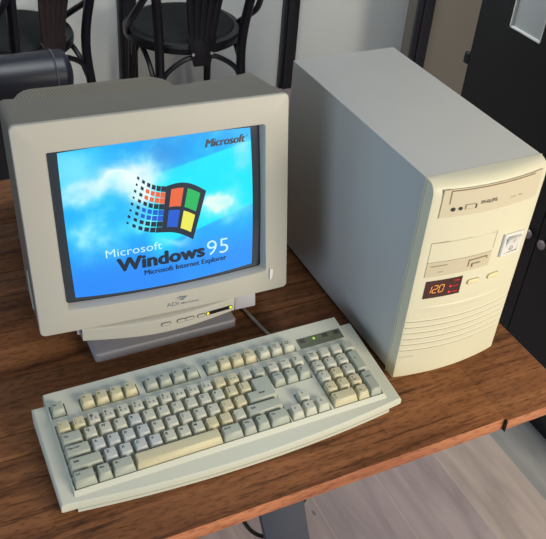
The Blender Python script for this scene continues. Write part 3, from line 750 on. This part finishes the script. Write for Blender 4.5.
# outer skirt
sk = [(DX0, DY0), (DX1, DY0), (DX1, DY1), (DX0, DY1)]; so = [(DX0-1.2, DY0-5.8), (DX1+1.2, DY0-5.8), (DX1+1.2, DY1+1.5), (DX0-1.2, DY1+1.5)]
loft(bm, [[KZ(*p) for p in sk], [KZ(p[0], p[1], -4.2) for p in so], [KZ(p[0], p[1], -8) for p in so]])
quad([(DX0, 134, 4), (DX1, 134, 4), (DX1, DY1+1, 6), (DX0, DY1+1, 6)]); quad([(DX0, DY1+1.5, 6), (DX1, DY1+1.5, 6), KZ(DX1+1.2, DY1+1.5, -8), KZ(DX0-1.2, DY1+1.5, -8)])
for x in (DX0-1.2, DX1+1.2): quad([(x, 134, 5), (x, DY1+1.5, 6), KZ(x, DY1+1.5, -7), KZ(x, 134, -7)])
bmesh.ops.remove_doubles(bm, verts=bm.verts, dist=.02)
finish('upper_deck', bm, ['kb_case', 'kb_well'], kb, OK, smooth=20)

def key(name, x, y, wd=1, hd=1, legend=(), mt_='key_light', label=None, ell=None):
    """x, y in mm of the cell's lower left; legend: list of (text, u, v, cap height)"""
    bm = bmesh.new()
    X0, X1, Y0, Y1 = x+.7, x+wd*U-.7, y+.7, y+hd*U-.7
    def sect(ins_s, ins_f, ins_b, d):
        base = [(X0+ins_s, Y0+ins_f), (X1-ins_s, Y0+ins_f), (X1-ins_s, Y1-ins_b), (X0+ins_s, Y1-ins_b)]
        if ell:   # tall narrow upper arm + wide foot (big Enter)
            ex, ey = x+ell[0]*U+.5, y+ell[1]*U-.5
            base = [(X0+ins_s, Y0+ins_f), (X1-ins_s, Y0+ins_f), (X1-ins_s, Y1-ins_b), (ex+ins_s, Y1-ins_b), (ex+ins_s, ey-ins_b), (X0+ins_s, ey-ins_b)]
        # chamfer corners a little
        out = []; n = len(base)
        for i in range(n):
            p, q, s_ = Vector(base[i-1]), Vector(base[i]), Vector(base[(i+1) % n])
            out += [q+(p-q).normalized()*.9, q+(s_-q).normalized()*.9]
        return [KZ(v.x, v.y, d) for v in out]
    loft(bm, [sect(0, 0, 0, -5.5), sect(.2, .2, .2, -1.5), sect(2.2, 4.1, .9, 8.2), sect(2.5, 4.5, 1.2, 8.6), sect(3.4, 5.6, 2.0, 8.7)], False, True)
    for t_, uu, vv, hh in legend:
        put_text(bm, t_, lambda a, b: KZ(a, b, 8.85), X0+3.3+uu, Y0+5.2+vv, caph=hh*1.05, bold=.03, mi=1)
    o = finish(name, bm, [mt_, 'ink'], kb, OK, smooth=35)
    if label: o['label'] = label
    return o
L1 = lambda s: [(s, .4, 5.6, 3.6)]
# bottom to top rows
row1 = [('Ctrl', 1.5, 'control_key', 'key_grey'), ('Win', 1, 'system_key', 'key_grey'), ('Alt', 1.5, 'alt_key', 'key_grey'), ('', 6, 'spacebar', 'key_yellow'), ('Alt Gr', 1.5, 'alt_key', 'key_grey'), ('Win', 1, 'system_key', 'key_grey'), ('Fn', 1, 'menu_key', 'key_grey'), ('Ctrl', 1.5, 'control_key', 'key_grey')]
x = 0
for t_, wd, nm, mm in row1:
    key(nm, x, 0, wd, 1, [(t_, .4, 6.4, 2.4)] if t_ else [], mm, 'wide yellowed bar without print' if nm == 'spacebar' else None); x += wd*U
key('shift_key', 0, U, 2.25, 1, [('Shift', 3, 5, 2.6)], 'key_grey', 'wide grey key at the left of its row')
for i, c in enumerate('ZXCVBNM'): key('letter_key', (2.25+i)*U, U, 1, 1, L1(c), 'key_blue' if c in 'ZXCV' else 'key_light')
for i, c in enumerate([', ;', '. :', '- _']): key('punctuation_key', (9.25+i)*U, U, 1, 1, [(c[0], 1, 2.2, 3), (c[2], 1, 6.5, 3)], 'key_yellow' if i < 2 else 'key_light')
key('shift_key', 12.25*U, U, 2.75, 1, [('Shift', 3, 5, 2.6)], 'key_grey', 'wide grey key at the right of its row')
key('caps_lock_key', 0, 2*U, 1.75, 1, [('Caps Lock', .6, 5.8, 2.4)], 'key_grey')
for i, c in enumerate('ASDFGHJKL'): key('letter_key', (1.75+i)*U, 2*U, 1, 1, L1(c), 'key_blue' if i < 4 else 'key_light')
for i, c in enumerate([';', "'"]): key('punctuation_key', (10.75+i)*U, 2*U, 1, 1, [(c, 1, 4, 3.4), (':"'[i], 1, 7, 3)], 'key_yellow')
key('enter_key', 12.75*U, 2*U, 2.25, 2, [('Enter', 14, 5.6, 2.8)], 'key_grey', 'large stepped grey key', ell=(.75, 1))
key('tab_key', 0, 3*U, 1.5, 1, [('Tab', .6, 5, 2.6)], 'key_grey')
for i, c in enumerate('QWERTYUIOP'): key('letter_key', (1.5+i)*U, 3*U, 1, 1, L1(c), 'key_blue' if c == 'R' else 'key_light')
for i, c in enumerate('[]'): key('punctuation_key', (11.5+i)*U, 3*U, 1, 1, [(c, 1, 2.4, 3.2), ('{}'[i], 1, 6.5, 3.2)], 'key_yellow')
sh = '~!@#$%^&*()_+|'; nn = '`1234567890-=\\'
for i in range(14): key('number_key' if 0 < i < 11 else 'punctuation_key', i*U, 4*U, 1, 1, [(nn[i], .8, 1.6, 3), (sh[i], .8, 6.2, 3), (nn[i], 6.6, 1.6, 2.4)], 'key_yellow' if i in (0, 1, 11, 12) else 'key_light')
key('backspace_key', 14*U, 4*U, 1, 1, [('\u2190', .8, 4.5, 3)], 'key_grey')
key('escape_key', 0, FY0, 1, 1, [('Esc', .4, 5.8, 2.4)], 'key_grey')
for i in range(12):
    xk = (2+i)*U if i < 4 else ((6.5+i-4)*U if i < 8 else (11+i-8)*U)
    key('function_key', xk, FY0, 1, 1, [('F%d' % (i+1), .6, 5.8, 2.6)], 'key_yellow' if i < 4 or i > 8 else 'key_grey')
for i, t_ in enumerate(('Print', 'Scroll', 'Pause')): key('system_key', NX0+i*U, FY0, 1, 1, [(t_, .2, 6.8, 2.0), (('Scrn', 'Lock', 'Break')[i], .2, 3.6, 2.0)], 'key_light')
for j, rw in enumerate((('Delete', 'End', 'Page Dn'), ('Insert', 'Home', 'Page Up'))):
    for i, t_ in enumerate(rw): key('navigation_key', NX0+i*U, (3+j)*U, 1, 1, [(s_, .2, 6.8-3.1*k, 1.9) for k, s_ in enumerate(t_.split())], 'key_light' if j else 'key_grey')
for i, t_ in enumerate(('\u2190', '\u2193', '\u2192')): key('arrow_key', NX0+i*U, 0, 1, 1, [(t_, 2, 5, 3)], 'key_light')
key('arrow_key', NX0+U, U, 1, 1, [('\u2191', 3, 5, 3)], 'key_light')
for j, rw in enumerate((('1', '2', '3'), ('4', '5', '6'), ('7', '8', '9'))):
    for i, t_ in enumerate(rw):
        key('numeric_keypad_key', PX0+i*U, (j+1)*U, 1, 1, [(t_, .8, 6, 3.2)]+([((('End', '', 'PgDn'), ('', '', ''), ('Home', '', 'PgUp'))[j][i], .4, 2.4, 1.8)] if (('End', '', 'PgDn'), ('', '', ''), ('Home', '', 'PgUp'))[j][i] else []), 'key_yellow' if j < 1 or (j == 1 and i == 1) else 'key_light')
key('numeric_keypad_key', PX0, 0, 2, 1, [('0', .8, 6, 3.2), ('Ins', .8, 2.6, 1.8)], 'key_yellow', 'double width zero key')
key('numeric_keypad_key', PX0+2*U, 0, 1, 1, [('.', .8, 6, 3.2), ('Del', .6, 2.6, 1.8)], 'key_yellow')
for i, t_ in enumerate(('Num', '/', '*', '-')): key('numeric_keypad_key', PX0+i*U, 4*U, 1, 1, [(t_, .6, 6, 2.4 if i == 0 else 3.2)]+([('Lock', .6, 3, 2)] if i == 0 else []), 'key_light' if i < 3 else 'key_grey')
key('numeric_keypad_key', PX0+3*U, 2*U, 1, 2, [('+', 2, 16, 3.6)], 'key_grey', 'tall plus key')
key('numeric_keypad_key', PX0+3*U, 0, 1, 2, [('Enter', .6, 20, 2.4)], 'key_grey', 'tall keypad enter key')
# indicator strip
bm = bmesh.new(); box(bm, 353.3, 424, 107.5, 125.7, -.5, .6, .3, 1, xf=lambda x, y, z: KZ(x, y, z))
lp_ = tag(finish('indicator_strip', bm, 'led_panel', kb, OK), 'olive strip with four small windows')
for i, xk in enumerate((361, 379.5, 398, 416.5)):
    bm = bmesh.new(); box(bm, xk-(1.7 if i == 1 else 4.2), xk+(1.7 if i == 1 else 4.2), 116.5 if i != 1 else 118, 123.5 if i != 1 else 121.5, .6, 1.0, .2, 1, xf=lambda x, y, z: KZ(x, y, z))
    finish('indicator_lamp', bm, 'led_g' if i == 1 else 'led_off', lp_, OK)

# ================================================================== CABLES
bm = bmesh.new(); tube(bm, [(346, 149, 16), (344, 165, 5), (339, 189, 2.6), (334, 218, 2.6), (328.7, 248, 2.6), (322, 300, 2.6), (330, 370, 2.6), (372, 450, 2.6), (450, 520, 2.6), (560, 520, 2.6), (600, 450, 10)], 2.4, 10)
o = tag(finish('keyboard_cable', bm, 'cable', origin=(330, 240, 0)), 'pale cable running on the table from behind the keyboard past the monitor', 'cable'); o.location = W((330, 240, 0))
bm = bmesh.new(); tube(bm, [(196, 0, -23), (204, 0, -70), (216, 0, -125), (228, 0, -165), (244, 0, -198), (266, 0, -220), (300, 5, -225), (345, 20, -160), (360, 40, -24)], 3.2, 10)
o = tag(finish('hanging_cable', bm, 'black_cable', origin=(240, 30, -24)), 'black cable looping below the table edge beside the steel leg', 'cable'); o.location = W((240, 30, -24))

# ================================================================== BENTWOOD CHAIRS
def make_chair(name, loc, rz, label, wood_, slat_):
    c = empty(name, (loc[0], loc[1], -FL), rz, label, 'chair', None)
    # local mm, x right, y away from the table, z up
    P = lambda bm, nm, mm: finish(nm, bm, mm, c, (0, 0, 0))
    bm = bmesh.new(); sc_ = lambda rx, ry, z: [(rx*math.cos(t*math.pi/20), 205+ry*math.sin(t*math.pi/20), z) for t in range(40)]
    loft(bm, [sc_(196, 196, 428), sc_(205, 205, 432), sc_(207, 207, 452), sc_(202, 202, 462), sc_(182, 182, 464)], True, False)
    seat = P(bm, 'seat_ring', wood_)
    bm = bmesh.new(); loft(bm, [sc_(184, 184, 460), sc_(176, 176, 470), sc_(120, 120, 476)], False, True); P(bm, 'seat', 'seat_dark')
    for sx in (-1, 1):
        bm = bmesh.new(); tube(bm, [(sx*160, -70, 0), (sx*150, -25, 220), (sx*143, 0, 440), (sx*160, -28, 640), (sx*188, -75, 850)], 16, 12); P(bm, 'rear_leg', wood_)
        bm = bmesh.new(); tube(bm, [(sx*158, 378, 0), (sx*148, 356, 220), (sx*140, 338, 440)], lambda t: 12+5*t, 12); P(bm, 'front_leg', wood_)
        bm = bmesh.new(); tube(bm, [(sx*196, 200, 445), (sx*215, 130, 500), (sx*216, 50, 560), (sx*196, -20, 640), (sx*176, -40, 690)], 11, 10); P(bm, 'side_brace', wood_)
    bm = bmesh.new(); tube(bm, [(-188, -75, 850), (-180, -95, 930), (-110, -112, 985), (0, -118, 1000), (110, -112, 985), (180, -95, 930), (188, -75, 850)], 16, 12); P(bm, 'back_hoop', wood_)
    # fan shaped splat
    bm = bmesh.new(); box(bm, -52, 52, -14, -4, 395, 500, 4, xf=lambda x, y, z: (x*(.55+.45*min(1, abs(z-395)/60)), y, z)); P(bm, 'splat_foot', slat_)
    for k in range(5):
        t = k-2
        bm = bmesh.new(); tube(bm, [(t*16, -9, 480), (t*24, -26, 620), (t*36, -70, 800), (t*46, -112, 985)], 10, 8, flat=(13, 5, (0, 1, 0))); P(bm, 'back_slat', slat_)
    for sx in (-32, 32):
        bm = bmesh.new(); loft(bm, [[(sx+5*math.cos(t*math.pi/6), y, 440+5*math.sin(t*math.pi/6)) for t in range(12)] for y in (-13, -17)], False, True); P(bm, 'screw', 'screw')
    # arched braces below the seat, one along each side
    for pts in ([(-150, -8, 300), (-125, -4, 372), (-60, -2, 418), (-12, 0, 424)], [(12, 0, 424), (60, -2, 418), (125, -4, 372), (150, -8, 300)],
                [(-140, 345, 300), (-100, 340, 390), (0, 338, 424), (100, 340, 390), (140, 345, 300)],
                [(-152, 0, 300), (-160, 70, 390), (-165, 170, 422), (-158, 270, 390), (-144, 340, 300)], [(152, 0, 300), (160, 70, 390), (165, 170, 422), (158, 270, 390), (144, 340, 300)]):
        bm = bmesh.new(); tube(bm, pts, 9, 8); P(bm, 'arched_brace', wood_)
    return c
make_chair('bentwood_chair', (872, 1800), -.05, 'black bentwood chair standing just behind the monitor against the grey wall', 'chair_black', 'chair_black')
make_chair('bentwood_chair', (404, 1900), .5, 'dark bentwood chair with brownish back slats behind the navy leather roll', 'chair_black', 'chair_brown')

# leather armchair: only its padded back roll shows
ac = empty('leather_armchair', (-60, 1330, -FL), 0, 'navy black leather armchair with a rounded padded back behind the monitor, leftmost seat', 'armchair')
OA = (-60, 1330, -FL)
def capsule(bm, x0, x1, y, z, rad, dx=0, slope=0):
    L = []
    for k in range(7):
        t = k/6*math.pi/2; L.append((x0-rad*.45*math.cos(t), max(.5, rad*math.sin(t))))
    for k in range(7):
        t = math.pi/2-k/6*math.pi/2; L.append((x1+rad*.45*math.cos(t), max(.5, rad*math.sin(t))))
    loft(bm, [[(x, y+slope*(x-x0)+rr*math.cos(s*math.pi/12), z+rr*math.sin(s*math.pi/12)) for s in range(24)] for x, rr in L], True, True)
bm = bmesh.new(); capsule(bm, -420, 300, 1300, -62, 60, slope=0); rl = finish('back_roll', bm, 'leather', ac, OA)
bm = bmesh.new(); tube(bm, [(280, 1300+60.5*math.cos(s*math.pi/12), -62+60.5*math.sin(s*math.pi/12)) for s in range(25)], 2.2, 6, 0, cap=False); finish('piping', bm, 'steel', rl, OA)
bm = bmesh.new(); box(bm, -410, 260, 1262, 1340, -440, -68, 20, 3); finish('backrest', bm, 'leather', ac, OA)
bm = bmesh.new(); box(bm, -400, 240, 1335, 1640, -440, -290, 35, 4); finish('seat', bm, 'leather', ac, OA)
for x0 in (-470, 235):
    bm = bmesh.new(); box(bm, x0, x0+75, 1342, 1630, -560, -240, 28, 4); finish('armrest', bm, 'leather', ac, OA)
for x0 in (-440, 260):
    for y0 in (1370, 1600):
        bm = bmesh.new(); loft(bm, [[(x0+rr*math.cos(t*math.pi/8), y0+rr*math.sin(t*math.pi/8), z) for t in range(16)] for rr, z in ((14, -FL), (20, -555))], True, True); finish('leg', bm, 'chair_black', ac, OA)

# ================================================================== BLACK CUPBOARD
CX0, CY0, CY1 = 1190, 110, 855
cp = empty('black_cupboard', (CX0+200, (CY0+CY1)/2, -FL), 0, 'tall black cupboard with small glass panes and two round knobs, right of the table', 'cupboard')
OC = (CX0+200, (CY0+CY1)/2, -FL)
bm = bmesh.new()
box(bm, CX0+22, CX0+420, CY0, CY0+20, -FL, 900, 1); box(bm, CX0+22, CX0+420, CY1-20, CY1, -FL, 900, 1)
box(bm, CX0+400, CX0+420, CY0+20, CY1-20, -FL, 900); box(bm, CX0+22, CX0+400, CY0+20, CY1-20, -FL, -FL+70); box(bm, CX0+22, CX0+400, CY0+20, CY1-20, 880, 900)
finish('carcass', bm, 'cupboard', cp, OC, smooth=0)
bm = bmesh.new(); box(bm, CX0+40, CX0+395, CY0+22, CY1-22, 150, 168, 1); finish('shelf', bm, 'cupboard', cp, OC)
mid = 484
def glassm():
    m = bpy.data.materials.new('pale_reflecting_glass'); m.use_nodes = True; b = m.node_tree.nodes['Principled BSDF']
    b.inputs['Base Color'].default_value = (.5, .53, .53, 1); b.inputs['Roughness'].default_value = .12; b.inputs['Transmission Weight'].default_value = .35
    return m
GLS = glassm()
for side, (ya, yb) in enumerate(((mid+1.5, CY1), (CY0, mid-1.5))):
    p0, p1 = (642, 746) if side == 0 else (222, 326)
    bm = bmesh.new()
    box(bm, CX0, CX0+21, ya, p0, -FL+60, 900, 0); box(bm, CX0, CX0+21, p1, yb, -FL+60, 900, 0)
    box(bm, CX0, CX0+21, p0, p1, -FL+60, 178, 0); box(bm, CX0, CX0+21, p0, p1, 830, 900, 0)
    d = finish('cupboard_door', bm, 'cupboard', cp, OC, smooth=0)
    bm = bmesh.new(); box(bm, CX0+7, CX0+10, p0, p1, 178, 830); finish('glass_pane', bm, GLS, d, OC, smooth=0)
    bm = bmesh.new()
    for q in ((p0, p0+3), (p1-3, p1)): box(bm, CX0-1, CX0+7, q[0], q[1], 178, 830)
    box(bm, CX0-1, CX0+7, p0, p1, 178, 181); tag(finish('pane_bead', bm, 'wall', d, OC, smooth=0), 'pale narrow strip around the pane')
    yk = 509 if side == 0 else 461
    bm = bmesh.new(); loft(bm, [[(CX0-dd, yk+rr*math.cos(t*math.pi/10), -232+rr*math.sin(t*math.pi/10)) for t in range(20)] for dd, rr in ((0, 5), (3, 6), (4, 11), (8, 12), (11, 9), (12, 4))], False, True)
    tag(finish('knob', bm, 'knob', d, OC, smooth=60), 'dull pinkish round knob')
bm = bmesh.new(); box(bm, CX0-4, CX0+10, CY1, CY1+18, 40, 70, 5, 3); finish('hinge', bm, 'cupboard', cp, OC)
